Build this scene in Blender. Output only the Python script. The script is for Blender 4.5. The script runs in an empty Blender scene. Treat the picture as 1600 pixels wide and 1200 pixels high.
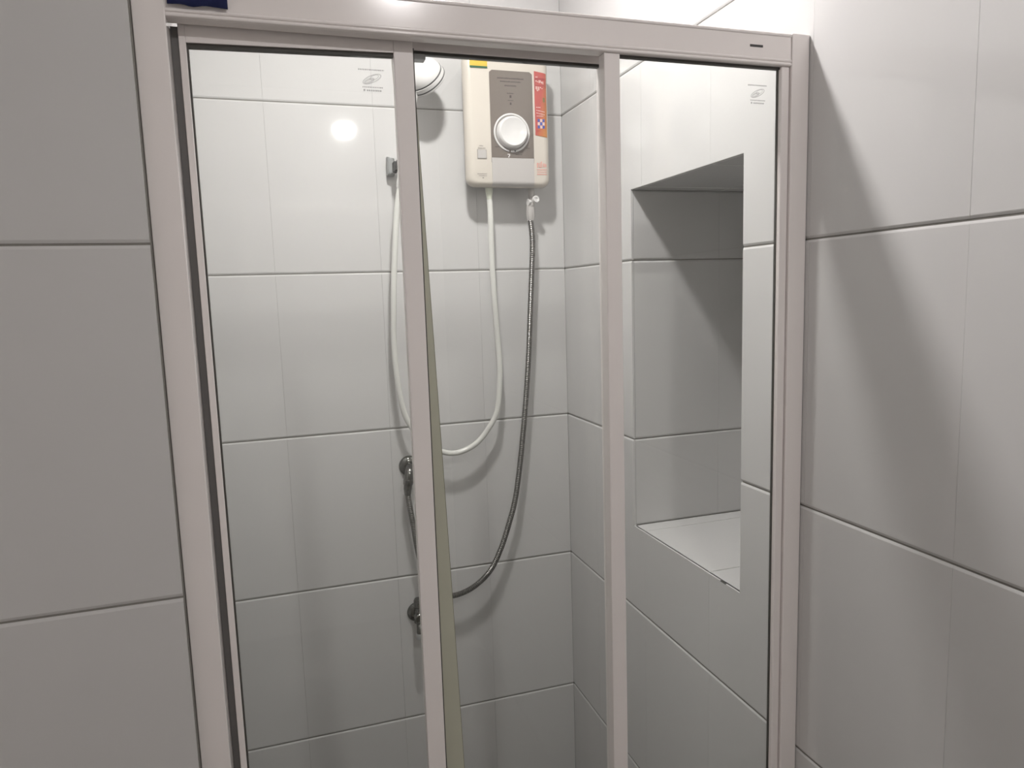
import bpy, bmesh, math, random
from mathutils import Vector, Matrix
random.seed(7)
D = bpy.data
SC = bpy.context.scene
COL = SC.collection
PI = math.pi

# ------------------------------------------------------------------ camera
cam_d = D.cameras.new('camera')
cam = D.objects.new('camera', cam_d)
COL.objects.link(cam)
cam_d.sensor_fit = 'HORIZONTAL'
cam_d.sensor_width = 36.0
cam_d.lens = 1104.47 / 1600 * 36.0
cam_d.clip_start = 0.02
r_, u_, f_ = Vector((.9516, -.3056, -.0314)), Vector((.0679, .1093, .9917)), Vector((.2997, .9459, -.1248))
rot = Matrix((r_, u_, -f_)).transposed().to_4x4()
cam.matrix_world = Matrix.Translation((-.7335, -1.8078, 1.5329)) @ rot
SC.camera = cam

# ------------------------------------------------------------------ world, exposure
w = D.worlds.new('world')
SC.world = w
w.use_nodes = True
w.node_tree.nodes['Background'].inputs[0].default_value = (0, 0, 0, 1)
w.node_tree.nodes['Background'].inputs[1].default_value = 0
SC.view_settings.view_transform = 'Standard'
SC.view_settings.look = 'None'
SC.view_settings.exposure = 0.1
SC.view_settings.gamma = 1.0
SC.view_settings.use_curve_mapping = False
# the two ceiling lamps (built at the end of the script): position of the diffuser, radiance
LAMP_SHOWER = ((-.44, -.66, 2.410), 600.0)
LAMP_ROOM = ((-.37, -2.11, 2.410), 505.0)
LAMP_COL = (1.0, .965, .955)

# ------------------------------------------------------------------ materials
def mat(name, col, rough=.5, metal=0.0, spec=.5, noise=None, bump=None, coat=0.0):
    m = D.materials.new(name)
    m.use_nodes = True
    nt = m.node_tree
    b = nt.nodes['Principled BSDF']
    b.inputs['Base Color'].default_value = (*col, 1)
    b.inputs['Roughness'].default_value = rough
    b.inputs['Metallic'].default_value = metal
    b.inputs['Specular IOR Level'].default_value = spec
    b.inputs['Coat Weight'].default_value = coat
    tc = nt.nodes.new('ShaderNodeTexCoord')
    if noise:
        scale, amt = noise
        n = nt.nodes.new('ShaderNodeTexNoise')
        n.inputs['Scale'].default_value = scale
        n.inputs['Detail'].default_value = 4
        nt.links.new(tc.outputs['Object'], n.inputs['Vector'])
        mx = nt.nodes.new('ShaderNodeMixRGB')
        mx.inputs[1].default_value = (*[c * (1 - amt) for c in col], 1)
        mx.inputs[2].default_value = (*[min(1, c * (1 + amt)) for c in col], 1)
        nt.links.new(n.outputs['Fac'], mx.inputs[0])
        nt.links.new(mx.outputs[0], b.inputs['Base Color'])
    if bump:
        scale, dist = bump
        n = nt.nodes.new('ShaderNodeTexNoise')
        n.inputs['Scale'].default_value = scale
        n.inputs['Detail'].default_value = 1
        nt.links.new(tc.outputs['Object'], n.inputs['Vector'])
        bp = nt.nodes.new('ShaderNodeBump')
        bp.inputs['Strength'].default_value = 1.0
        bp.inputs['Distance'].default_value = dist
        nt.links.new(n.outputs['Fac'], bp.inputs['Height'])
        nt.links.new(bp.outputs['Normal'], b.inputs['Normal'])
    return m

def glass_mat():
    m = D.materials.new('clear_glass')
    m.use_nodes = True
    nt = m.node_tree
    nt.nodes.clear()
    out = nt.nodes.new('ShaderNodeOutputMaterial')
    tr = nt.nodes.new('ShaderNodeBsdfTransparent')
    tr.inputs[0].default_value = (.975, .985, .975, 1)
    gl = nt.nodes.new('ShaderNodeBsdfGlossy')
    gl.inputs['Roughness'].default_value = .0
    gl.inputs['Color'].default_value = (1, 1, 1, 1)
    lw = nt.nodes.new('ShaderNodeLayerWeight')
    lw.inputs['Blend'].default_value = .5
    pw = nt.nodes.new('ShaderNodeMath'); pw.operation = 'POWER'; pw.inputs[1].default_value = 5
    ml = nt.nodes.new('ShaderNodeMath'); ml.operation = 'MULTIPLY_ADD'; ml.inputs[1].default_value = .96; ml.inputs[2].default_value = .03
    mx = nt.nodes.new('ShaderNodeMixShader')
    nt.links.new(lw.outputs['Facing'], pw.inputs[0])
    nt.links.new(pw.outputs[0], ml.inputs[0])
    nt.links.new(ml.outputs[0], mx.inputs[0])
    nt.links.new(tr.outputs[0], mx.inputs[1])
    nt.links.new(gl.outputs[0], mx.inputs[2])
    nt.links.new(mx.outputs[0], out.inputs[0])
    return m

def print_mat(name, col, alpha):
    """thin ink printed on glass: part clear, part diffuse"""
    m = D.materials.new(name)
    m.use_nodes = True
    nt = m.node_tree
    b = nt.nodes['Principled BSDF']
    b.inputs['Base Color'].default_value = (*col, 1)
    b.inputs['Alpha'].default_value = alpha
    b.inputs['Roughness'].default_value = .6
    return m

def emit_mat(name, col, s):
    m = D.materials.new(name)
    m.use_nodes = True
    nt = m.node_tree
    nt.nodes.clear()
    o = nt.nodes.new('ShaderNodeOutputMaterial')
    e = nt.nodes.new('ShaderNodeEmission')
    e.inputs[0].default_value = (*col, 1)
    e.inputs[1].default_value = s
    nt.links.new(e.outputs[0], o.inputs[0])
    return m

def sticker_mat():
    """red sticker whose right side and lower half turn orange"""
    m = mat('red_orange_sticker', (.7, .08, .05), .4)
    nt = m.node_tree
    b = nt.nodes['Principled BSDF']
    tc = nt.nodes.new('ShaderNodeTexCoord')
    sp = nt.nodes.new('ShaderNodeSeparateXYZ')
    nt.links.new(tc.outputs['Generated'], sp.inputs[0])
    a = nt.nodes.new('ShaderNodeMath'); a.operation = 'MULTIPLY_ADD'; a.inputs[1].default_value = .9; a.inputs[2].default_value = .0
    nt.links.new(sp.outputs['X'], a.inputs[0])
    c = nt.nodes.new('ShaderNodeMath'); c.operation = 'MULTIPLY_ADD'; c.inputs[1].default_value = -.75
    nt.links.new(sp.outputs['Z'], c.inputs[0])
    nt.links.new(a.outputs[0], c.inputs[2])
    rp = nt.nodes.new('ShaderNodeValToRGB')
    rp.color_ramp.elements[0].position = -.0
    rp.color_ramp.elements[0].color = (.42, .075, .065, 1)
    rp.color_ramp.elements[1].position = .75
    rp.color_ramp.elements[1].color = (.50, .21, .05, 1)
    nt.links.new(c.outputs[0], rp.inputs[0])
    nt.links.new(rp.outputs[0], b.inputs['Base Color'])
    return m

M = {}
M['tile'] = mat('white_glazed_tile', (.615, .609, .602), .055, spec=.5, noise=(2.5, .015), bump=(5, .0006))
M['grout'] = mat('grey_grout', (.24, .23, .21), .9, noise=(60, .12))
M['plaster'] = mat('white_plaster', (.78, .76, .74), .8, noise=(6, .02))
M['floor'] = mat('beige_floor_tile', (.38, .355, .32), .35, noise=(8, .1))
M['tray'] = mat('dark_grey_floor_tile', (.07, .066, .058), .4, noise=(8, .1))
M['outer'] = mat('beige_wall_tile', (.76, .73, .70), .25, noise=(3, .04))
M['frame'] = mat('white_powder_coat', (.85, .803, .783), .16, noise=(9, .015))
M['gasket'] = mat('dark_rubber_gasket', (.055, .052, .045), .6)
M['olive'] = mat('olive_profile', (.51, .51, .41), .45, noise=(20, .05))  # plain olive tone, darker than the white frame
M['glass'] = glass_mat()
M['ink'] = print_mat('grey_glass_print', (.23, .22, .22), .32)
M['black'] = mat('black_print', (.03, .028, .028), .5)
M['cream'] = mat('cream_plastic', (.59, .548, .488), .25, noise=(15, .01))
M['brown'] = mat('taupe_metallic_panel', (.155, .131, .113), .4, metal=.1)
M['silver'] = mat('pale_grey_plastic', (.46, .44, .425), .28)
M['white'] = mat('white_gloss_plastic', (.68, .67, .66), .15)
M['whitehose'] = mat('white_vinyl_hose', (.70, .70, .665), .25)
M['chrome'] = mat('chrome', (.21, .21, .20), .16, metal=1.0)
M['steelhose'] = mat('braided_steel', (.20, .195, .185), .3, metal=.9)
M['greyplastic'] = mat('grey_plastic', (.40, .41, .41), .3, metal=.4)
M['darkplastic'] = mat('dark_grey_plastic', (.06, .06, .06), .45)  # clip plastic, also the painted groove shade on the shower head
M['taupeprint'] = mat('dark_taupe_print', (.055, .042, .035), .5)
M['greyprintshade'] = mat('grey_print_and_gap_shade', (.28, .26, .24), .5)  # lettering and seams, plus painted shade in the dial gap
M['yellow'] = mat('yellow_sticker', (.60, .43, .06), .4)
M['green'] = mat('dark_green_print', (.03, .11, .06), .4)
M['sticker'] = sticker_mat()
M['pinkwhite'] = mat('pale_pink_print', (.66, .50, .46), .5)
M['redink'] = mat('faded_red_print', (.70, .32, .27), .5)
M['blueink'] = mat('blue_print', (.06, .09, .35), .5)
M['maroon'] = mat('maroon_print', (.30, .04, .04), .5)
M['khaki'] = mat('khaki_print', (.20, .15, .05), .5)
M['nut'] = mat('pale_green_translucent_nut', (.60, .62, .52), .3)
M['navy'] = mat('navy_cloth', (.012, .018, .09), .85, noise=(200, .2))
M['lamp_body'] = mat('white_lamp_housing', (.8, .8, .79), .4)

# ------------------------------------------------------------------ helpers
def prop(o, label=None, cat=None, group=None, kind=None):
    if label: o['label'] = label
    if cat: o['category'] = cat
    if group: o['group'] = group
    if kind: o['kind'] = kind
    return o

def thing(name, loc, label, cat, group=None):
    o = D.objects.new(name, None)
    COL.objects.link(o)
    o.location = loc
    o.empty_display_size = .02
    return prop(o, label, cat, group)

def world_loc(o):
    v = Vector((0, 0, 0))
    while o is not None:
        v += o.location
        o = o.parent
    return v

def put(name, me, m, parent=None, smooth=False):
    """link a mesh given in world coordinates; the object's origin follows its parent's"""
    if m is not None and not me.materials:
        me.materials.append(m)
    if smooth:
        for p in me.polygons: p.use_smooth = True
        try: me.set_sharp_from_angle(angle=math.radians(38))
        except Exception: pass
    o = D.objects.new(name, me)
    COL.objects.link(o)
    if parent is not None:
        me.transform(Matrix.Translation(-world_loc(parent)))
        o.parent = parent
    return o

def to_mesh(bm, name):
    bmesh.ops.recalc_face_normals(bm, faces=bm.faces)
    me = D.meshes.new(name)
    bm.to_mesh(me)
    bm.free()
    return me

def bm_box(bm, x0, x1, y0, y1, z0, z1, bev=0.0, seg=2):
    vs = [bm.verts.new((x, y, z)) for x in (x0, x1) for y in (y0, y1) for z in (z0, z1)]
    q = [(0, 1, 3, 2), (4, 6, 7, 5), (0, 4, 5, 1), (2, 3, 7, 6), (0, 2, 6, 4), (1, 5, 7, 3)]
    fs = [bm.faces.new([vs[i] for i in f]) for f in q]
    if bev > 0:
        es = list({e for f in fs for e in f.edges})
        bmesh.ops.bevel(bm, geom=es, offset=bev, segments=seg, affect='EDGES', profile=.5)

def box(name, x0, x1, y0, y1, z0, z1, m, parent=None, bev=0.0, smooth=None):
    bm = bmesh.new()
    bm_box(bm, min(x0, x1), max(x0, x1), min(y0, y1), max(y0, y1), min(z0, z1), max(z0, z1), bev)
    return put(name, to_mesh(bm, name), m, parent, smooth=bool(smooth))

def boxes(name, lst, m, parent=None, bev=0.0):
    bm = bmesh.new()
    for b in lst: bm_box(bm, *b, bev)
    return put(name, to_mesh(bm, name), m, parent)

def catmull(pts, n=10):
    P = [Vector(p) for p in pts]
    P = [P[0] * 2 - P[1]] + P + [P[-1] * 2 - P[-2]]
    out = []
    for i in range(1, len(P) - 2):
        a, b, c, d = P[i - 1:i + 3]
        for k in range(n):
            t = k / n
            out.append(.5 * ((2 * b) + (c - a) * t + (2 * a - 5 * b + 4 * c - d) * t * t + (3 * b - a - 3 * c + d) * t ** 3))
    out.append(P[-2])
    return out

def resample(pts, step):
    out = [pts[0].copy()]
    carry = 0.0
    for a, b in zip(pts, pts[1:]):
        L = (b - a).length
        s = step - carry
        while s <= L:
            out.append(a.lerp(b, s / L))
            s += step
        carry = L - (s - step)
    if (out[-1] - pts[-1]).length > step * .3: out.append(pts[-1].copy())
    return out

def bm_tube(bm, pts, rad, sides=12, cap=True):
    n = len(pts)
    R = rad if callable(rad) else (lambda i, nn: rad)
    t0 = (pts[1] - pts[0]).normalized()
    ref = Vector((0, 1, 0)) if abs(t0.y) < .9 else Vector((1, 0, 0))
    nrm = (ref - t0 * ref.dot(t0)).normalized()
    rings = []
    for i, p in enumerate(pts):
        t = ((pts[min(i + 1, n - 1)] - pts[max(i - 1, 0)])).normalized()
        nrm = (nrm - t * nrm.dot(t)).normalized()
        bn = t.cross(nrm)
        rr = R(i, n)
        rings.append([bm.verts.new(p + (nrm * math.cos(2 * PI * k / sides) + bn * math.sin(2 * PI * k / sides)) * rr) for k in range(sides)])
    for a, b in zip(rings, rings[1:]):
        for k in range(sides):
            bm.faces.new((a[k], a[(k + 1) % sides], b[(k + 1) % sides], b[k]))
    if cap:
        bm.faces.new(rings[0][::-1]); bm.faces.new(rings[-1])

def tube(name, pts, rad, m, parent=None, sides=12, n=10, step=None, smooth=True):
    P = catmull(pts, n) if len(pts) > 2 else [Vector(p) for p in pts]
    if step: P = resample(P, step)
    bm = bmesh.new()
    bm_tube(bm, P, rad, sides)
    return put(name, to_mesh(bm, name), m, parent, smooth=smooth)

def bm_lathe(bm, origin, axis, prof, sides=32):
    """prof: (distance along axis, radius); closed at both ends"""
    o, a = Vector(origin), Vector(axis).normalized()
    ref = Vector((0, 0, 1)) if abs(a.z) < .9 else Vector((1, 0, 0))
    u = (ref - a * ref.dot(a)).normalized()
    v = a.cross(u)
    rings = []
    for d, r in prof:
        if r < 1e-6: rings.append([bm.verts.new(o + a * d)])
        else: rings.append([bm.verts.new(o + a * d + (u * math.cos(2 * PI * k / sides) + v * math.sin(2 * PI * k / sides)) * r) for k in range(sides)])
    for A, B in zip(rings, rings[1:]):
        for k in range(sides):
            k2 = (k + 1) % sides
            if len(A) == 1 and len(B) == 1: continue
            if len(A) == 1: bm.faces.new((A[0], B[k2], B[k]))
            elif len(B) == 1: bm.faces.new((A[k], A[k2], B[0]))
            else: bm.faces.new((A[k], A[k2], B[k2], B[k]))
    for R in (rings[0], rings[-1]):
        if len(R) > 1: bm.faces.new(R)

def lathe(name, origin, axis, prof, m, parent=None, sides=32):
    bm = bmesh.new()
    bm_lathe(bm, origin, axis, prof, sides)
    return put(name, to_mesh(bm, name), m, parent, smooth=True)

# ------------------------------------------------------------------ tiles
TW, TH = .2535, .40          # portrait wall tiles 25 x 40 with their joints
GX, GZ = .00003, .0013        # half joint: almost none upright, open lying
T_DEP = .005

def tile_mesh(poly, bevs):
    """poly: axis-aligned polygon (u, v) counter-clockwise; bevs: bevel width of each edge i -> i+1.
    front face lies on local y = 0, the tile goes back to y = +T_DEP"""
    n = len(poly)
    area = sum(poly[i][0] * poly[(i + 1) % n][1] - poly[(i + 1) % n][0] * poly[i][1] for i in range(n))
    assert area > 0
    inn = []
    for i in range(n):
        (px, pz), (x, z), (nx, nz) = poly[i - 1], poly[i], poly[(i + 1) % n]
        ox = oz = 0.0
        for (ax, az, bx, bz, bw) in ((px, pz, x, z, bevs[i - 1]), (x, z, nx, nz, bevs[i])):
            dx, dz = bx - ax, bz - az
            L = math.hypot(dx, dz)
            ox += -dz / L * bw; oz += dx / L * bw
        inn.append((x + ox, z + oz))
    bm = bmesh.new()
    bd = .0016
    back = [bm.verts.new((u, T_DEP, v)) for u, v in poly]
    rim = [bm.verts.new((u, bd, v)) for u, v in poly]
    mid = [bm.verts.new((u * .35 + iu * .65, bd * .28, v * .35 + iv * .65)) for (u, v), (iu, iv) in zip(poly, inn)]
    frt = [bm.verts.new((u, 0, v)) for u, v in inn]
    for A, B in ((back, rim), (rim, mid), (mid, frt)):
        for i in range(n):
            j = (i + 1) % n
            bm.faces.new((A[i], A[j], B[j], B[i]))
    bm.faces.new(frt)
    me = to_mesh(bm, 'tile')
    me.materials.append(M['tile'])
    return me

_tiles = {}
def lay_tile(u0, u1, v0, v1, place, parent, hole=None, gx=GX, gz=GZ, bx=.00015, bz=.0036):
    """one tile covering u0..u1, v0..v1 less its joints and less hole; place = (location, rotation z) of the wall frame"""
    a, b, c, d = u0 + gx, u1 - gx, v0 + gz, v1 - gz
    poly = [(a, c), (b, c), (b, d), (a, d)]
    if hole:
        h0, h1, h2, h3 = hole
        H0, H1, H2, H3 = max(a, h0), min(b, h1), max(c, h2), min(d, h3)
        if H0 < H1 and H2 < H3:
            L, R, B, T = h0 <= a, h1 >= b, h2 <= c, h3 >= d
            if L and R and B and T: return None
            if L and R: poly = [(a, H3), (b, H3), (b, d), (a, d)] if B else [(a, c), (b, c), (b, H2), (a, H2)]
            elif B and T: poly = [(H1, c), (b, c), (b, d), (H1, d)] if L else [(a, c), (H0, c), (H0, d), (a, d)]
            elif L and B: poly = [(H1, c), (b, c), (b, d), (a, d), (a, H3), (H1, H3)]
            elif R and B: poly = [(a, c), (H0, c), (H0, H3), (b, H3), (b, d), (a, d)]
            elif L and T: poly = [(a, c), (b, c), (b, d), (H1, d), (H1, H2), (a, H2)]
            elif R and T: poly = [(a, c), (b, c), (b, H2), (H0, H2), (H0, d), (a, d)]
    us = [p[0] for p in poly]; vs = [p[1] for p in poly]
    if max(us) - min(us) < .004 or max(vs) - min(vs) < .004: return None
    bevs = []
    for i in range(len(poly)):
        (x, z), (nx, nz) = poly[i], poly[(i + 1) % len(poly)]
        if abs(nx - x) < 1e-9: bevs.append(bx)
        else:
            on_hole = hole and (abs(z - hole[2]) < 1e-6 or abs(z - hole[3]) < 1e-6)
            bevs.append(.001 if on_hole else bz)
    cu, cv = min(us), min(vs)
    loc = [(round(u - cu, 5), round(v - cv, 5)) for u, v in poly]
    key = (tuple(loc), tuple(bevs))
    if key not in _tiles: _tiles[key] = tile_mesh(loc, bevs)
    o = D.objects.new('tile', _tiles[key])
    COL.objects.link(o)
    base, rz = place
    o.rotation_euler = (0, 0, rz)
    o.location = Vector(base) + Matrix.Rotation(rz, 3, 'Z') @ Vector((cu, 0, cv))
    tilt = random.uniform(-1, 1) * .0008
    o.rotation_euler.z += tilt
    o.parent = parent
    return o

def lay_grid(ucuts, vcuts, place, parent, hole=None, **kw):
    for u0, u1 in zip(ucuts, ucuts[1:]):
        for v0, v1 in zip(vcuts, vcuts[1:]):
            lay_tile(u0, u1, v0, v1, place, parent, hole, **kw)

CEIL = 2.44
ROWS = [0, .4, .8, 1.2, 1.6, 2.0, CEIL]
G = .0022   # how deep the grout lies behind the tile faces

# back wall of the shower: tile faces on y = 0
wall_back = prop(box('wall_back', -.99, .0, G, .10, 0, CEIL, M['grout']), 'white tiled back wall of the shower', kind='structure')
lay_grid([-.905, -.748, -.4945, -.241, -.0002], ROWS, ((0, 0, 0), 0), wall_back)

# right wall with its deep niche: tile faces on x = 0, frame u = -y
NY0, NY1, NZ0, NZ1, ND = -.788, -.390, .998, 1.751, .36
Y_END = -3.30
wall_right = boxes('wall_right', [
    (G, .46, Y_END, NY0 - G, 0, CEIL), (G, .46, NY1 + G, .10, 0, CEIL),
    (G, .46, NY0 - G, NY1 + G, 0, NZ0 - G), (G, .46, NY0 - G, NY1 + G, NZ1 + G, CEIL),
    (ND + G, .46, NY0 - G, NY1 + G, NZ0 - G, NZ1 + G)], M['grout'])
prop(wall_right, 'white tiled right wall with a deep recessed niche', kind='structure')
ucut = [.0005, .185]
while ucut[-1] < -Y_END: ucut.append(round(ucut[-1] + TW, 5))
ucut[-1] = -Y_END
lay_grid(ucut, ROWS, ((0, 0, 0), -PI / 2), wall_right, hole=(-NY1, -NY0, NZ0, NZ1))
# inside the niche: far side (faces the camera), near side, back, ceiling, sill
ZC = [NZ0 - .0012, 1.2, 1.6, NZ1 + .0012]
lay_grid([.0055, .222, ND], ZC, ((0, NY1, 0), 0), wall_right)
lay_grid([-ND, -.222, -.0055], ZC, ((0, NY0, 0), PI), wall_right)
lay_grid([-NY1, .4385, .692, -NY0], ZC, ((ND, 0, 0), -PI / 2), wall_right)

def flat_tile(x0, x1, y0, y1, z, down, parent):
    t = box('tile', x0 + .0006, x1 - .0006, y0 + .0008, y1 - .0008, z if down else z - .006, z + .006 if down else z, M['tile'], parent, bev=.0012)
    return t
for y0, y1 in ((NY0 + .0005, -.6872), (-.6872, -.4340), (-.4340, NY1 - .0005)):
    flat_tile(.0002, ND, y0, y1, NZ0, False, wall_right)
    flat_tile(.0062, .222, y0, y1, NZ1, True, wall_right)
    flat_tile(.222, ND, y0, y1, NZ1, True, wall_right)
prop(box('chip', -.0006, .003, -.7465, -.729, NZ0 - .0022, NZ0 + .0003, M['gasket'], wall_right, bev=.0009), 'small dark chip in the edge of the niche sill')

# left wall inside the shower (faces +x) and the partition that carries the left jamb (faces the camera)
XL = -.905
wall_left = prop(box('wall_left', -.99, XL - G, -.92, G, 0, CEIL, M['grout']), 'white tiled left wall inside the shower', kind='structure')
lay_grid([-.895, -.692, -.4385, -.185, -.006], ROWS, ((XL, 0, 0), PI / 2), wall_left)
YP = -.95
wall_part = prop(box('wall_partition', -1.72, -.866, YP + G, -.89, 0, CEIL, M['grout']), 'white tiled partition beside the shower door', kind='structure')
lay_grid([-1.63, -1.3735, -1.12, -.8665], ROWS, ((0, YP, 0), 0), wall_part)
# rest of the bathroom
prop(box('wall_outer', -1.72, -1.62, -3.40, YP + .02, 0, CEIL, M['outer']), 'beige left wall of the bathroom', kind='structure')
prop(box('wall_front', -1.72, .46, -3.40, -3.30, 0, CEIL, M['outer']), 'beige wall behind the camera', kind='structure')
prop(box('floor', -1.72, .46, -3.40, .1, -.1, 0, M['floor']), 'grey bathroom floor', kind='structure')
prop(box('floor_shower', -.903, -.002, -.872, -.001, 0, .012, M['tray']), 'dark grey shower floor', kind='structure')
prop(box('ceiling', -1.72, .46, -3.40, .1, CEIL, CEIL + .1, M['plaster']), 'white bathroom ceiling', kind='structure')
prop(box('trim_1', -.866, -.002, -.945, -.872, 0, .075, M['tile'], bev=.004), 'low white kerb under the shower screen', kind='structure')

# ------------------------------------------------------------------ shower screen: fixed frame
ZH0, ZH1 = 1.840, 1.884
scr = thing('shower_screen', (-.43, -.91, .075), 'white framed glass shower screen with top rail and fixed right pane', 'shower screen')
def header():
    def lip(z0, z1, out=.0016, n=36):      # a half-round bead along the front face
        return [(-.9366 - out * math.sin(PI * k / n), (z0 + z1) / 2 - (z1 - z0) / 2 * math.cos(PI * k / n)) for k in range(n + 1)]
    prof = [(-.9340, ZH0)] + lip(ZH0 + .0006, ZH0 + .0046) + lip(ZH0 + .0052, ZH0 + .0092) + lip(ZH1 - .0052, ZH1 - .0010) + [
            (-.9340, ZH1), (-.874, ZH1), (-.872, ZH1 - .002), (-.872, ZH0 + .0175), (-.9185, ZH0 + .0175), (-.9185, ZH0), (-.9262, ZH0)]
    bm = bmesh.new()
    A = [bm.verts.new((-.8330, y, z)) for y, z in prof]
    B = [bm.verts.new((-.0305, y, z)) for y, z in prof]
    n = len(prof)
    for i in range(n): bm.faces.new((A[i], A[(i + 1) % n], B[(i + 1) % n], B[i]))
    bm.faces.new(A); bm.faces.new(B)
    return put('top_rail', to_mesh(bm, 'top_rail'), M['frame'], scr)
hd = header()
box('print_mark', -.0985, -.0775, -.9369, -.9364, 1.8620, 1.8652, M['black'], hd)
boxes('wall_jamb', [(-.0300, -.0008, -.9385, -.9150, .075, ZH1)], M['frame'], scr, bev=.0012)
boxes('wall_jamb', [(-.8655, -.8330, -.9385, -.872, .075, ZH1)], M['frame'], scr, bev=.0012)
box('bottom_rail', -.8330, -.0305, -.936, -.872, .075, .100, M['frame'], scr, bev=.002)
# fixed pane on the right
box('stile', -.3180, -.2955, -.9345, -.9175, .100, ZH0, M['frame'], scr, bev=.0012)
box('stile', -.0438, -.0310, -.9345, -.9240, .100, ZH0, M['frame'], scr, bev=.0012)
gl = box('glass_pane', -.2955, -.0438, -.9280, -.9240, .100, ZH0 - .0003, M['glass'], scr)
prop(gl, 'clear fixed glass pane')
box('gasket', -.2955, -.0438, -.9300, -.9235, ZH0 - .0030, ZH0, M['gasket'], scr)
box('gasket', -.0452, -.0438, -.9275, -.9238, .100, ZH0 - .0030, M['gasket'], scr)

def glass_print(cx, cz, y, parent, s=1.0):
    """grey maker's mark printed on a pane: line of lettering, slanted oval emblem, two lines of lettering"""
    bm = bmesh.new()
    def bar(x0, x1, z0, z1):
        bm_box(bm, cx + x0 * s, cx + x1 * s, y - .0003, y, cz + z0 * s, cz + z1 * s)
    rnd = random.Random(3)
    for (xa, xb, za, h) in ((-.0165, .0145, .0112, .0016), (-.0125, .0125, -.0088, .0013), (-.0075, .0105, -.0128, .0017)):
        x = xa
        while x < xb:
            wd = rnd.uniform(.0010, .0019)
            bar(x, min(x + wd, xb), za, za + h)
            x += wd + .0006
    bar(-.0115, -.0092, -.0130, -.0106)
    ca, sa = math.cos(.42), math.sin(.42)
    def ring(ox, oz, a, b, t, k0=0, k1=28):
        outer, inner = [], []
        for k in range(29):
            th = 2 * PI * k / 28
            for lst, aa, bb in ((outer, a, b), (inner, a - t, b - t)):
                px, pz = ox + aa * math.cos(th), oz + bb * math.sin(th)
                lst.append(bm.verts.new((cx + (px * ca - pz * sa) * s, y - .0003, cz + (px * sa + pz * ca) * s)))
        for k in range(k0, k1):
            bm.faces.new((outer[k], outer[k + 1], inner[k + 1], inner[k]))
    ring(0, .0015, .0125, .0046, .0014)
    ring(-.004, .0008, .0070, .0030, .0026)
    ring(.0035, .0022, .0060, .0028, .0009)
    return prop(put('glass_print', to_mesh(bm, 'glass_print'), M['ink'], parent), kind='stuff')
prop(glass_print(-.0785, 1.8020, -.9281, gl), 'faint grey emblem and lettering')

# ------------------------------------------------------------------ sliding door, left (middle track)
ld = thing('sliding_door', (-.695, -.906, .100), 'white framed sliding glass panel on the left with grey emblem', 'shower door')
LY0, LY1 = -.9130, -.8990
box('stile', -.5868, -.5628, LY0, LY1, .100, ZH0 + .0170, M['frame'], ld, bev=.0012)
box('stile', -.8247, -.8172, LY0, LY1, .100, ZH0 + .0170, M['frame'], ld, bev=.0010)
box('dark_strip', -.8325, -.8247, LY0 + .003, LY1, .100, ZH0 - .0005, mat('dark_grey_infill', (.13, .125, .12), .6), ld)  # dark grey strip filling the space between jamb and stile
def left_rail():
    # its lower edge rises a little towards the upright
    bm = bmesh.new()
    vs = [bm.verts.new((x, y, z)) for x, zb in ((-.8172, 1.8228), (-.5868, 1.8278)) for y in (LY0, LY1) for z in (zb, ZH0 + .0170)]
    for f in [(0, 1, 3, 2), (4, 6, 7, 5), (0, 4, 5, 1), (2, 3, 7, 6), (0, 2, 6, 4), (1, 5, 7, 3)]: bm.faces.new([vs[i] for i in f])
    put('top_rail', to_mesh(bm, 'top_rail'), M['frame'], ld)
    bm = bmesh.new()
    vs = [bm.verts.new((x, y, z)) for x, zb in ((-.8172, 1.8228), (-.5868, 1.8278)) for y in (LY0 + .003, LY1 - .003) for z in (zb - .0042, zb)]
    for f in [(0, 1, 3, 2), (4, 6, 7, 5), (0, 4, 5, 1), (2, 3, 7, 6), (0, 2, 6, 4), (1, 5, 7, 3)]: bm.faces.new([vs[i] for i in f])
    put('gasket', to_mesh(bm, 'gasket'), M['gasket'], ld)
left_rail()
box('bottom_rail', -.8172, -.5868, LY0, LY1, .100, .122, M['frame'], ld, bev=.001)
lg = box('glass_pane', -.8172, -.5868, -.9080, -.9040, .122, 1.8225, M['glass'], ld)
box('gasket', -.8172, -.8156, LY0 + .003, LY1 - .003, .122, 1.8185, M['gasket'], ld)
box('gasket', -.5628, -.5612, LY0 + .003, LY1 - .003, .122, ZH0 - .0045, M['gasket'], ld)
prop(glass_print(-.6130, 1.7955, -.9081, lg), 'faint grey emblem and lettering')

# ------------------------------------------------------------------ sliding door, middle (inner track)
md = thing('sliding_door', (-.43, -.886, .100), 'sliding glass panel in the middle with a leaning olive edge profile', 'shower door')
MY0, MY1 = -.8930, -.8790
def lean_stile(name, xt, xb, wd, y0, y1, z0, z1, m, bow=0.0):
    bm = bmesh.new()
    rings = []
    N = 12
    for i in range(N + 1):
        t = i / N
        x = xt + (xb - xt) * t + bow * math.sin(PI * t)
        z = z1 + (z0 - z1) * t
        rings.append([bm.verts.new(p) for p in ((x - wd, y0, z), (x, y0, z), (x, y1, z), (x - wd, y1, z))])
    for a, b in zip(rings, rings[1:]):
        for k in range(4): bm.faces.new((a[k], a[(k + 1) % 4], b[(k + 1) % 4], b[k]))
    bm.faces.new(rings[0]); bm.faces.new(rings[-1])
    return put(name, to_mesh(bm, name), m, md)
prop(lean_stile('stile', -.5605, -.5170, .024, MY0, MY1, .100, ZH0 - .0050, M['olive'], .0030), 'olive edge profile, leaning')
lean_stile('edge_seal', -.5595, -.5160, .0028, MY0 + .002, MY0 + .006, .100, ZH0 - .0005, M['darkplastic'], .0030).data.materials[0] = mat('olive_seal', (.20, .20, .13), .5)
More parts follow.
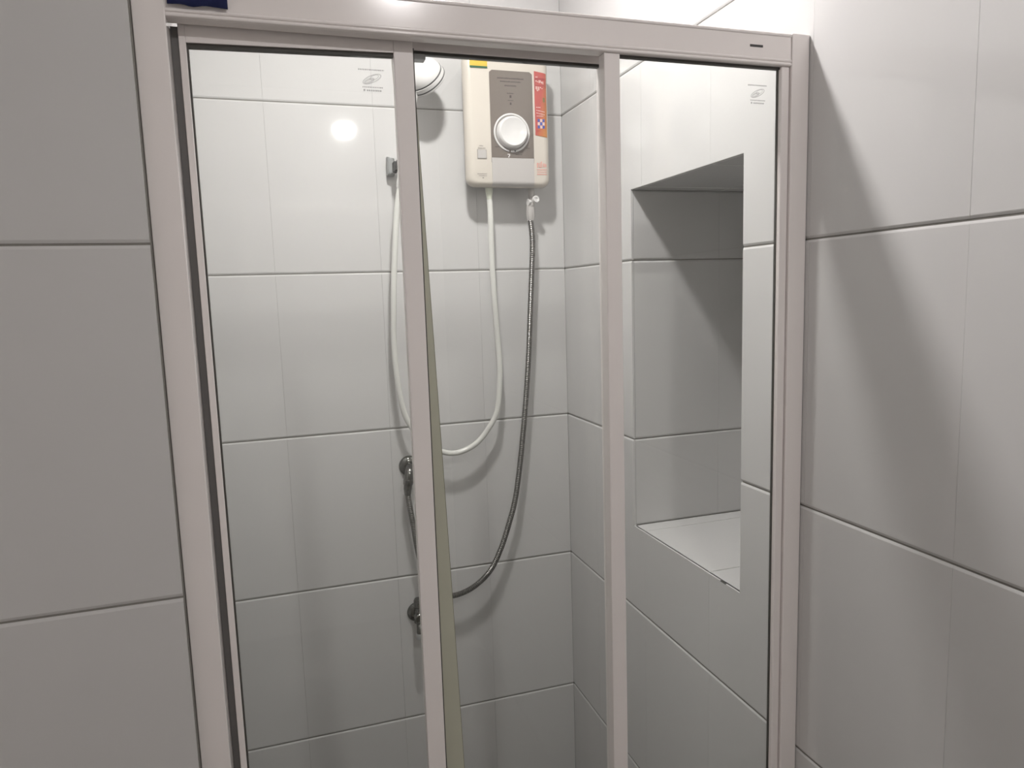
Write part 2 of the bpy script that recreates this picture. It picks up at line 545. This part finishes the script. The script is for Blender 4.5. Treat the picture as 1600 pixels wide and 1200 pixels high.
box('top_rail', -.5605, -.2860, MY0, MY1, ZH0 - .0010, ZH0 + .0170, M['frame'], md, bev=.0008)
box('stile', -.3040, -.2860, MY0, MY1, .100, ZH0 - .0010, M['frame'], md, bev=.001)
mg = box('glass_pane', -.5605, -.3040, -.8880, -.8840, .122, ZH0 - .0045, M['glass'], md)
box('bottom_rail', -.5200, -.3040, MY0, MY1, .100, .122, M['frame'], md, bev=.001)
box('gasket', -.5605, -.3040, MY0 + .002, MY1 - .002, ZH0 - .0040, ZH0 - .0010, M['gasket'], md)
prop(box('corner_bracket', -.5600, -.5435, MY0 - .001, MY1, 1.8285, ZH0 - .0048, M['greyplastic'], md, bev=.001), 'small dark grey corner bracket')

# ------------------------------------------------------------------ water heater
HX0, HX1, HZ0, HZ1 = -.2855, -.0665, 1.8005, 2.1150
HY = -.0870
HR = .019
def hsurf(x, z):
    s = min(x - HX0, HX1 - x, (z - HZ0) * 1.5, (HZ1 - z) * 1.5)
    s = max(0.0, min(HR, s))
    c = 1 - s / HR
    return (HY + HR) - HR * math.sqrt(max(0, 1 - c * c))
wh = thing('water_heater', (-.176, 0, HZ0), 'cream electric water heater with round dial on the tiled wall', 'water heater')
def rrect(ins, y, rc=.022, k=6):
    x0, x1, z0, z1 = HX0 + ins, HX1 - ins, HZ0 + ins * .67, HZ1 - ins * .67
    rr = max(.004, rc - ins * .5)
    pts = []
    for cx, cz, a0 in ((x1 - rr, z0 + rr, -90), (x1 - rr, z1 - rr, 0), (x0 + rr, z1 - rr, 90), (x0 + rr, z0 + rr, 180)):
        for i in range(k + 1):
            a = math.radians(a0 + 90 * i / k)
            pts.append((cx + rr * math.cos(a), y, cz + rr * math.sin(a)))
    return pts
def loft(name, levels, m, parent):
    bm = bmesh.new()
    rings = [[bm.verts.new(p) for p in rrect(i, y)] for i, y in levels]
    n = len(rings[0])
    for a, b in zip(rings, rings[1:]):
        for k in range(n): bm.faces.new((a[k], a[(k + 1) % n], b[(k + 1) % n], b[k]))
    bm.faces.new(rings[0]); bm.faces.new(rings[-1])
    return put(name, to_mesh(bm, name), m, parent, smooth=True)
lev = [(.016, -.030), (.004, -.052)]
for i in range(8):
    a = PI / 2 * i / 7
    lev.append((HR * (1 - math.cos(a)), HY + HR - HR * math.sin(a)))
loft('cover', lev, M['cream'], wh)
loft('back_plate', [(.020, -.0005), (.012, -.0295)], mat('grey_back_plate', (.30, .29, .28), .5), wh)

def skin(name, x0, x1, z0, z1, m, parent, lift=.0006, th=.0006, nx=10, nz=12, shear=0.0, rtop=0.0, rbot=0.0):
    """thin sheet that follows the front of the cover; optional rounded corners, right edge lowered by shear"""
    bm = bmesh.new()
    F, B = [], []
    for j in range(nz + 1):
        z = z0 + (z1 - z0) * j / nz
        dt = z1 - z; db = z - z0
        ins = 0.0
        if rtop and dt < rtop: ins = rtop - math.sqrt(max(0, rtop ** 2 - (rtop - dt) ** 2))
        if rbot and db < rbot: ins = rbot - math.sqrt(max(0, rbot ** 2 - (rbot - db) ** 2))
        fr, bk = [], []
        for i in range(nx + 1):
            x = x0 + ins + (x1 - x0 - 2 * ins) * i / nx
            zz = z - shear * i / nx
            y = hsurf(x, zz) - lift
            fr.append(bm.verts.new((x, y - th, zz)))
            bk.append(bm.verts.new((x, y + .0004, zz)))
        F.append(fr); B.append(bk)
    for j in range(nz):
        for i in range(nx):
            bm.faces.new((F[j][i], F[j][i + 1], F[j + 1][i + 1], F[j + 1][i]))
        for i in (0, nx):
            bm.faces.new((F[j][i], F[j + 1][i], B[j + 1][i], B[j][i]))
    for j in (0, nz):
        for i in range(nx):
            bm.faces.new((F[j][i], F[j][i + 1], B[j][i + 1], B[j][i]))
    return put(name, to_mesh(bm, name), m, parent, smooth=True)

def skins(name, rects, m, parent, lift):
    """several small flat prints joined into one"""
    bm = bmesh.new()
    for x0, x1, z0, z1 in rects:
        n = 4
        prev = None
        for i in range(n + 1):
            x = x0 + (x1 - x0) * i / n
            a, b = bm.verts.new((x, hsurf(x, z0) - lift, z0)), bm.verts.new((x, hsurf(x, z1) - lift, z1))
            if prev: bm.faces.new((prev[0], a, b, prev[1]))
            prev = (a, b)
    o = put(name, to_mesh(bm, name), m, parent)
    if len(rects) > 1: o['kind'] = 'stuff'      # lines of lettering far too fine to pick apart
    return o

def lettering(x0, x1, z, h, rnd, slope=0.0):
    out, x = [], x0
    while x < x1 - .0008:
        wd = rnd.uniform(.0014, .0030)
        e = min(x + wd, x1)
        hh = h * rnd.uniform(.75, 1.0)
        zz = z + slope * (x - x0)
        out.append((x, e, zz, zz + hh))
        x = e + .0007
    return out
rn = random.Random(11)
fp = prop(skin('front_panel', -.2222, -.1118, 1.8702, 2.0765, M['brown'], wh, nz=40, rtop=.007), 'taupe metallic front panel')
pr = lettering(-.2020, -.1345, 2.0570, .0034, rn) + lettering(-.1945, -.1420, 2.0495, .0030, rn) + lettering(-.1835, -.1530, 2.0400, .0032, rn)
pr += lettering(-.1780, -.1610, 2.0225, .0022, rn) + [(-.1716, -.1668, 2.0130, 2.0192)] + lettering(-.1765, -.1620, 2.0060, .0018, rn) + [(-.1714, -.1672, 1.9965, 2.0020)]
pr += lettering(-.2120, -.2035, 1.8945, .0026, rn) + lettering(-.1325, -.1225, 1.8935, .0026, rn) + lettering(-.1600, -.1420, 1.8775, .0022, rn)
skins('panel_print', pr, M['taupeprint'], fp, .0015)
prop(skin('lower_panel', -.2218, -.1122, 1.8025, 1.8698, M['silver'], wh, nz=26), 'pale grey lower panel')
for xa in (-.2230, -.1121): skins('panel_seam', [(xa, xa + .0011, 1.803, 1.870)], M['greyprintshade'], wh, .0013)
# dial
KX, KZ = -.1690, 1.9300
ky = HY - .0012
ring = lathe('dial_ring', (KX, ky, KZ), (0, -1, 0), [(0, .0465), (.0022, .0465), (.0032, .0455), (.0032, .0432), (.0022, .0422), (.0002, .0420), (0, .0420)], M['white'], wh, 56)
lathe('dial_gap_shade', (KX, ky, KZ), (0, -1, 0), [(0, .0421), (.0006, .0421), (.0006, 0), (0, 0)], M['greyprintshade'], wh, 56)  # grey disc: shade of the gap around the knob put into its colour
knob = lathe('dial_knob', (KX, ky, KZ), (0, -1, 0), [(.0006, .0392), (.012, .0378), (.0165, .0360), (.0185, .0330), (.0178, .0295), (.0160, .0260), (.0156, 0)], M['white'], wh, 56)
boxes('pointer', [(KX + .0050, KX + .0082, ky - .0040, ky - .0026, KZ - .0452, KZ - .0422)], M['black'], ring)
boxes('pointer_notch', [(KX - .0085, KX - .0045, ky - .0034, ky - .0022, KZ - .0466, KZ - .0416)], M['brown'], ring)
skins('dial_mark', [(KX - .0125, KX - .0055, KZ - .0525, KZ - .0505), (KX - .0085, KX - .0060, KZ - .0560, KZ - .0525), (KX - .0105, KX - .0080, KZ - .0590, KZ - .0560)], M['white'], fp, .0016)
# button, prints and stickers
bt = box('test_button', -.2575, -.2362, HY - .0022, HY + .001, 1.8672, 1.8870, M['silver'], wh, bev=.0008)
boxes('button_frame', [(-.2585, -.2572, HY - .0012, HY + .001, 1.8662, 1.8880), (-.2365, -.2352, HY - .0012, HY + .001, 1.8662, 1.8880),
                       (-.2585, -.2352, HY - .0012, HY + .001, 1.8866, 1.8880), (-.2585, -.2352, HY - .0012, HY + .001, 1.8662, 1.8674)], M['greyprintshade'], wh)
skins('cover_print', lettering(-.2525, -.2430, 1.8960, .0022, rn) + lettering(-.2560, -.2370, 1.8905, .0022, rn) +
      lettering(-.2600, -.2350, 1.8295, .0022, rn) + lettering(-.2560, -.2360, 1.8250, .0022, rn) + [(-.2475, -.2440, 1.8195, 1.8225)], M['greyprintshade'], wh, .0006)
ys = prop(skin('energy_label', -.2700, -.2262, 2.0800, 2.1030, M['yellow'], wh, nz=6), 'yellow label with a green lower edge')
skins('label_edge', [(-.2700, -.2262, 2.0788, 2.0832)], M['green'], ys, .0016)
rs = prop(skin('price_sticker', -.1062, -.0742, 1.9270, 2.0800, M['sticker'], wh, nx=16, nz=24, shear=.0045), 'red and orange sticker')
skins('sticker_print', [(-.1050, -.0755, 2.0590, 2.0640), (-.1055, -.1040, 2.0330, 2.0600), (-.0780, -.0765, 2.0400, 2.0640), (-.1030, -.0800, 2.0452, 2.0470),
                        (-.1035, -.0930, 1.9370, 1.9380)], M['maroon'], rs, .0016)
skins('sticker_print', lettering(-.1030, -.0960, 2.0650, .0022, rn) + [(-.1030, -.1000, 2.0555, 2.0580), (-.0988, -.0965, 2.0540, 2.0562), (-.0945, -.0925, 2.0520, 2.0590), (-.0915, -.0895, 2.0530, 2.0590), (-.0880, -.0855, 2.0515, 2.0560), (-.0845, -.0828, 2.0500, 2.0560)] +
      [(-.1030, -.1010, 2.0370, 2.0440), (-.1000, -.0982, 2.0330, 2.0440), (-.0985, -.0965, 2.0330, 2.0348), (-.0962, -.0935, 2.0350, 2.0435), (-.0915, -.0890, 2.0400, 2.0430), (-.0880, -.0850, 2.0385, 2.0400)] +
      lettering(-.1030, -.0915, 1.9930, .0022, rn) + lettering(-.1030, -.0800, 1.9860, .0020, rn, -.16) + lettering(-.1030, -.0800, 1.9795, .0020, rn, -.16) + lettering(-.1020, -.0850, 1.9725, .0018, rn), M['pinkwhite'], rs, .0017)
skins('sticker_print', [(-.0850, -.0795, 2.0070, 2.0175)], M['khaki'], rs, .0017)
em = [(-.1000 + i * .0064, -.1000 + i * .0064 + .0058, 1.9435 + j * .0078, 1.9435 + j * .0078 + .0070) for i in range(3) for j in range(3)]
skins('sticker_emblem', em[0::2], M['blueink'], rs, .0018)
skins('sticker_emblem', em[1::2], M['pinkwhite'], rs, .0018)
rt = [(-.1045, -.1020, 1.8480, 1.8600), (-.1020, -.1005, 1.8570, 1.8600), (-.0990, -.0972, 1.8480, 1.8595), (-.0990, -.0940, 1.8480, 1.8497), (-.0955, -.0938, 1.8480, 1.8595), (-.0955, -.0925, 1.8608, 1.8622), (-.0922, -.0908, 1.8480, 1.8640), (-.0880, -.0862, 1.8500, 1.8590), (-.0850, -.0830, 1.8500, 1.8590), (-.0818, -.0790, 1.8500, 1.8575)]
skins('red_print', rt + lettering(-.1045, -.0780, 1.8425, .0026, rn) + lettering(-.1045, -.0780, 1.8370, .0020, rn) + lettering(-.1045, -.0780, 1.8310, .0028, rn), M['redink'], wh, .0007)
# outlet nut and the inlet with its white filter knob
lathe('outlet_nut', (-.2225, -.055, 1.8035), (0, 0, -1), [(0, .0095), (.012, .0090), (.020, .0075), (.030, .0062), (.030, 0)], M['nut'], wh, 20)
lathe('inlet_pipe', (-.1080, -.050, 1.8035), (0, 0, -1), [(0, .0085), (.020, .0085), (.0205, .0070), (.044, .0070), (.044, 0)], M['silver'], wh, 20)
lathe('filter_knob', (-.1030, -.056, 1.7735), (.12, -1, .05), [(-.004, .006), (.006, .0062), (.0065, .0090), (.0120, .0092), (.0140, .0080), (.0132, .0040), (.0110, .0034), (.0110, 0)], M['white'], wh, 24)
lathe('filter_cap', (-.1085, -.050, 1.7690), (-1, -.25, -.1), [(0, .006), (.008, .0062), (.0085, .0082), (.0115, .0080), (.0115, 0)], M['white'], wh, 20)

# ------------------------------------------------------------------ hoses
wp = [(-.2225, -.055, 1.7732), (-.221, -.055, 1.745), (-.220, -.052, 1.601), (-.214, -.050, 1.470), (-.209, -.05, 1.370), (-.209, -.05, 1.320), (-.219, -.05, 1.236),
      (-.246, -.05, 1.187), (-.278, -.05, 1.153), (-.313, -.05, 1.136), (-.347, -.05, 1.132), (-.389, -.05, 1.147), (-.421, -.05, 1.173), (-.444, -.05, 1.205),
      (-.463, -.05, 1.247), (-.475, -.05, 1.321), (-.480, -.05, 1.418), (-.476, -.05, 1.512), (-.470, -.05, 1.606), (-.457, -.053, 1.743), (-.447, -.058, 1.800)]
hose = thing('shower_hose', (-.35, -.05, 1.13), 'white shower hose looping from the heater up to the hand shower', 'hose')
tube('tube', wp, .0072, M['whitehose'], hose, sides=14, n=8)
lathe('hose_nut', (-.4475, -.0578, 1.797), (.16, -.10, .98), [(0, .0085), (.004, .0100), (.022, .0100), (.026, .0085), (.026, 0)], M['white'], hose, 16)

mp = [(-.1110, -.047, 1.742), (-.1105, -.045, 1.722), (-.107, -.045, 1.665), (-.113, -.045, 1.566), (-.120, -.045, 1.466), (-.127, -.045, 1.365), (-.137, -.045, 1.263), (-.149, -.045, 1.161),
      (-.161, -.045, 1.074), (-.176, -.045, .988), (-.197, -.045, .919), (-.223, -.045, .851), (-.255, -.045, .797), (-.301, -.045, .761), (-.351, -.045, .746),
      (-.388, -.045, .754), (-.420, -.045, .792), (-.443, -.045, .866), (-.454, -.045, .953), (-.461, -.045, 1.005), (-.464, -.045, 1.036)]
mh = thing('supply_hose', (-.35, -.045, .74), 'grey ribbed metal hose looping from wall elbow to heater inlet', 'hose')
tube('tube', mp, lambda i, n: (.0078 if i % 2 else .0067), M['steelhose'], mh, sides=12, n=24, step=.0024)
lathe('hose_nut', (-.1108, -.0465, 1.7610), (0, .05, -1), [(0, .0098), (.014, .0105), (.016, .0112), (.030, .0100), (.038, .0084), (.038, 0)], M['silver'], mh, 8)
lathe('hose_nut', (-.4642, -.045, 1.0340), (.06, 0, 1), [(0, .0082), (.006, .0098), (.018, .0100), (.018, 0)], M['chrome'], mh, 8)

# ------------------------------------------------------------------ hand shower and its holder
hs = thing('hand_shower', (-.43, -.06, 1.82), 'white round hand shower hanging behind the door upright', 'hand shower')
hc = Vector((-.385, -.093, 2.052))
ax = Vector((.60, .56, -.57)).normalized()
lathe('head', hc, ax, [(-.034, 0), (-.0335, .010), (-.031, .021), (-.026, .031), (-.018, .0395), (-.008, .0445), (.000, .0460), (.0010, .0460), (.0010, 0)], M['white'], hs, 48)
lathe('groove_shade_band', hc, ax, [(.0008, .0466), (.0040, .0468), (.0040, 0), (.0008, 0)], M['darkplastic'], hs, 48)  # proud dark band, the groove's shade put into its colour
lathe('face_ring', hc, ax, [(.0038, .0482), (.0130, .0486), (.0130, 0), (.0038, 0)], M['white'], hs, 48)
lathe('groove_shade_band', hc, ax, [(.0128, .0492), (.0158, .0492), (.0158, 0), (.0128, 0)], M['darkplastic'], hs, 48)  # second proud band, dark in place of a shaded groove
lathe('face_ring', hc, ax, [(.0156, .0498), (.0185, .0496), (.0210, .0470), (.0210, 0), (.0156, 0)], M['white'], hs, 48)
lathe('spray_face', hc, ax, [(.0205, .0425), (.0235, .0410), (.0250, .0340), (.0250, 0), (.0205, 0)], M['greyplastic'], hs, 48)
hb = Vector((-.4440, -.0600, 1.8180))
tube('handle', [hb, (-.4385, -.0640, 1.860), (-.4250, -.0760, 1.940), (-.4110, -.0900, 2.005), (-.3950, -.0970, 2.045)],
     lambda i, n: .0095 + .0045 * (i / n), M['white'], hs, sides=20, n=8)
sh = thing('shower_holder', (-.4585, 0, 1.858), 'grey wall bracket with a dark clip for the hand shower', 'shower holder')
bm = bmesh.new()
hx, hz = -.4610, 1.8560
ringA = [(hx - .0075, -.0005), (hx + .0105, -.0005), (hx + .0095, -.022), (hx + .0040, -.030), (hx - .0050, -.028), (hx - .0085, -.018)]
bot = [bm.verts.new((x, y, hz - .0235 + .004 * (y < -.02))) for x, y in ringA]
top = [bm.verts.new((x, y, hz + .0235 - .006 * (y < -.02))) for x, y in ringA]
for i in range(6): bm.faces.new((bot[i], bot[(i + 1) % 6], top[(i + 1) % 6], top[i]))
bm.faces.new(bot[::-1]); bm.faces.new(top)
bmesh.ops.bevel(bm, geom=list(bm.edges), offset=.0018, segments=2, affect='EDGES')
put('wall_plate', to_mesh(bm, 'wall_plate'), M['greyplastic'], sh, smooth=True)
def cclip():
    bm = bmesh.new()
    c = Vector((-.4395, -.0620, 1.850)); a = Vector((.10, -.10, 1)).normalized()
    u = Vector((1, 0, 0)); u = (u - a * u.dot(a)).normalized(); v = a.cross(u)
    N = 18
    secs = []
    for k in range(N + 1):
        th = math.radians(-150 + 300 * k / N) + 1.2
        d = u * math.cos(th) + v * math.sin(th)
        secs.append([bm.verts.new(c + d * r + a * h) for r, h in ((.0116, -.011), (.0148, -.011), (.0148, .011), (.0116, .011))])
    for A, B in zip(secs, secs[1:]):
        for k in range(4): bm.faces.new((A[k], A[(k + 1) % 4], B[(k + 1) % 4], B[k]))
    bm.faces.new(secs[0]); bm.faces.new(secs[-1])
    bm_box(bm, -.4580, -.4475, -.056, -.016, 1.839, 1.861)
    return put('clip', to_mesh(bm, 'clip'), M['darkplastic'], sh)
cclip()
lathe('clip_screw', (-.4495, -.030, 1.8560), (1, -.1, 0), [(0, .0065), (.004, .0065), (.006, .0045), (.006, 0)], M['darkplastic'], sh, 12)

# ------------------------------------------------------------------ wall elbow and tap
el = thing('wall_elbow', (-.4500, 0, 1.0990), 'chrome wall elbow with round flange feeding the metal hose', 'pipe fitting')
lathe('flange', (-.4500, -.0002, 1.0990), (0, -1, 0), [(0, .0270), (.003, .0268), (.008, .0235), (.012, .0165), (.013, .0120), (.013, 0)], M['chrome'], el, 32)
tube('elbow', [(-.4505, -.010, 1.0990), (-.4520, -.026, 1.0985), (-.4550, -.040, 1.0930), (-.4590, -.046, 1.0800), (-.4618, -.046, 1.0640), (-.4638, -.0455, 1.0480)],
     lambda i, n: .0128 - .0022 * (i / n), M['chrome'], el, sides=20, n=6)
lathe('collar', (-.4600, -.046, 1.0760), (-.12, 0, -1), [(0, .0112), (.002, .0132), (.014, .0130), (.017, .0108), (.017, 0)], M['chrome'], el, 8)

tp = thing('wall_tap', (-.4490, 0, .6980), 'chrome stop tap with short spout low on the back wall', 'tap')
lathe('flange', (-.4490, -.0002, .6980), (0, -1, 0), [(0, .0265), (.003, .0262), (.008, .0225), (.011, .0150), (.011, 0)], M['chrome'], tp, 32)
lathe('body', (-.4490, -.008, .6990), (0, -1, 0), [(0, .0110), (.022, .0110), (.024, .0135), (.042, .0135), (.045, .0110), (.045, 0)], M['chrome'], tp, 20)
lathe('bonnet', (-.4490, -.036, .7060), (0, 0, 1), [(0, .0100), (.010, .0100), (.012, .0085), (.020, .0085), (.020, 0)], M['chrome'], tp, 8)
lathe('handle', (-.4490, -.036, .7255), (0, 0, 1), [(0, .0105), (.003, .0135), (.020, .0130), (.0240, .0105), (.0245, 0)], M['chrome'], tp, 10)
lathe('spout_ring', (-.4490, -.040, .6930), (0, 0, -1), [(0, .0135), (.002, .0150), (.006, .0150), (.008, .0120), (.008, 0)], M['chrome'], tp, 20)
tube('spout', [(-.4500, -.041, .6900), (-.4505, -.046, .6800), (-.4515, -.052, .6720), (-.4520, -.054, .6600), (-.4522, -.054, .6480)], .0082, M['chrome'], tp, sides=18, n=6)
lathe('spout_tip', (-.4521, -.054, .6620), (0, 0, -1), [(0, .0085), (.002, .0098), (.014, .0096), (.016, .0078), (.016, 0)], M['greyplastic'], tp, 18)

# ------------------------------------------------------------------ small navy cloth hung over the top rail at the far left
bm = bmesh.new()
prof = [(-.9400, 1.8515), (-.9402, 1.8700), (-.9398, 1.8830), (-.9370, 1.8862), (-.9100, 1.8866), (-.8720, 1.8862), (-.8695, 1.8830), (-.8692, 1.8600)]
xs = [-.8300 + (.8300 - .7697) * i / 14 for i in range(15)]
g0, g1 = [], []
for i, x in enumerate(xs):
    wv = .0009 * math.sin(i * 1.35)
    g0.append([bm.verts.new((x, y + (wv - .0010 if y < -.92 else .0010 + wv * .5 if y > -.88 else 0), z + (.0008 * math.sin(i * .8) if k in (0, 7) else 0))) for k, (y, z) in enumerate(prof)])
for a, b in zip(g0, g0[1:]):
    for k in range(len(prof) - 1): bm.faces.new((a[k], a[k + 1], b[k + 1], b[k]))
me = to_mesh(bm, 'cloth')
cl = put('cloth', me, M['navy'], smooth=True)
sm = cl.modifiers.new('thick', 'SOLIDIFY'); sm.thickness = .0012; sm.offset = 1.0
prop(cl, 'small dark navy cloth over the left end of the top rail', 'cloth')

# ------------------------------------------------------------------ ceiling lamps
def lamp(pos, rad, label, round_):
    x, y, z = pos
    t = thing('ceiling_lamp', (x, y, z), label, 'lamp', 'small ceiling lamps')
    em_ = emit_mat('lit_diffuser', LAMP_COL, rad)
    if round_:
        lathe('housing', (x, y, CEIL), (0, 0, -1), [(0, .055), (.016, .053), (.022, .046), (.022, 0)], M['lamp_body'], t, 40)
        lathe('diffuser', (x, y, z + .0085), (0, 0, -1), [(0, .0385), (.004, .0385), (.0075, .0360), (.0085, .0320), (.0085, 0)], em_, t, 40)
    else:
        box('housing', x - .050, x + .050, y - .050, y + .050, z + .008, CEIL, M['lamp_body'], t, bev=.003)
        box('diffuser', x - .036, x + .036, y - .036, y + .036, z, z + .0085, em_, t, bev=.001)
    return t
lamp(*LAMP_SHOWER, 'square ceiling lamp above the shower', False)
lamp(*LAMP_ROOM, 'round ceiling lamp in front of the shower screen', True)
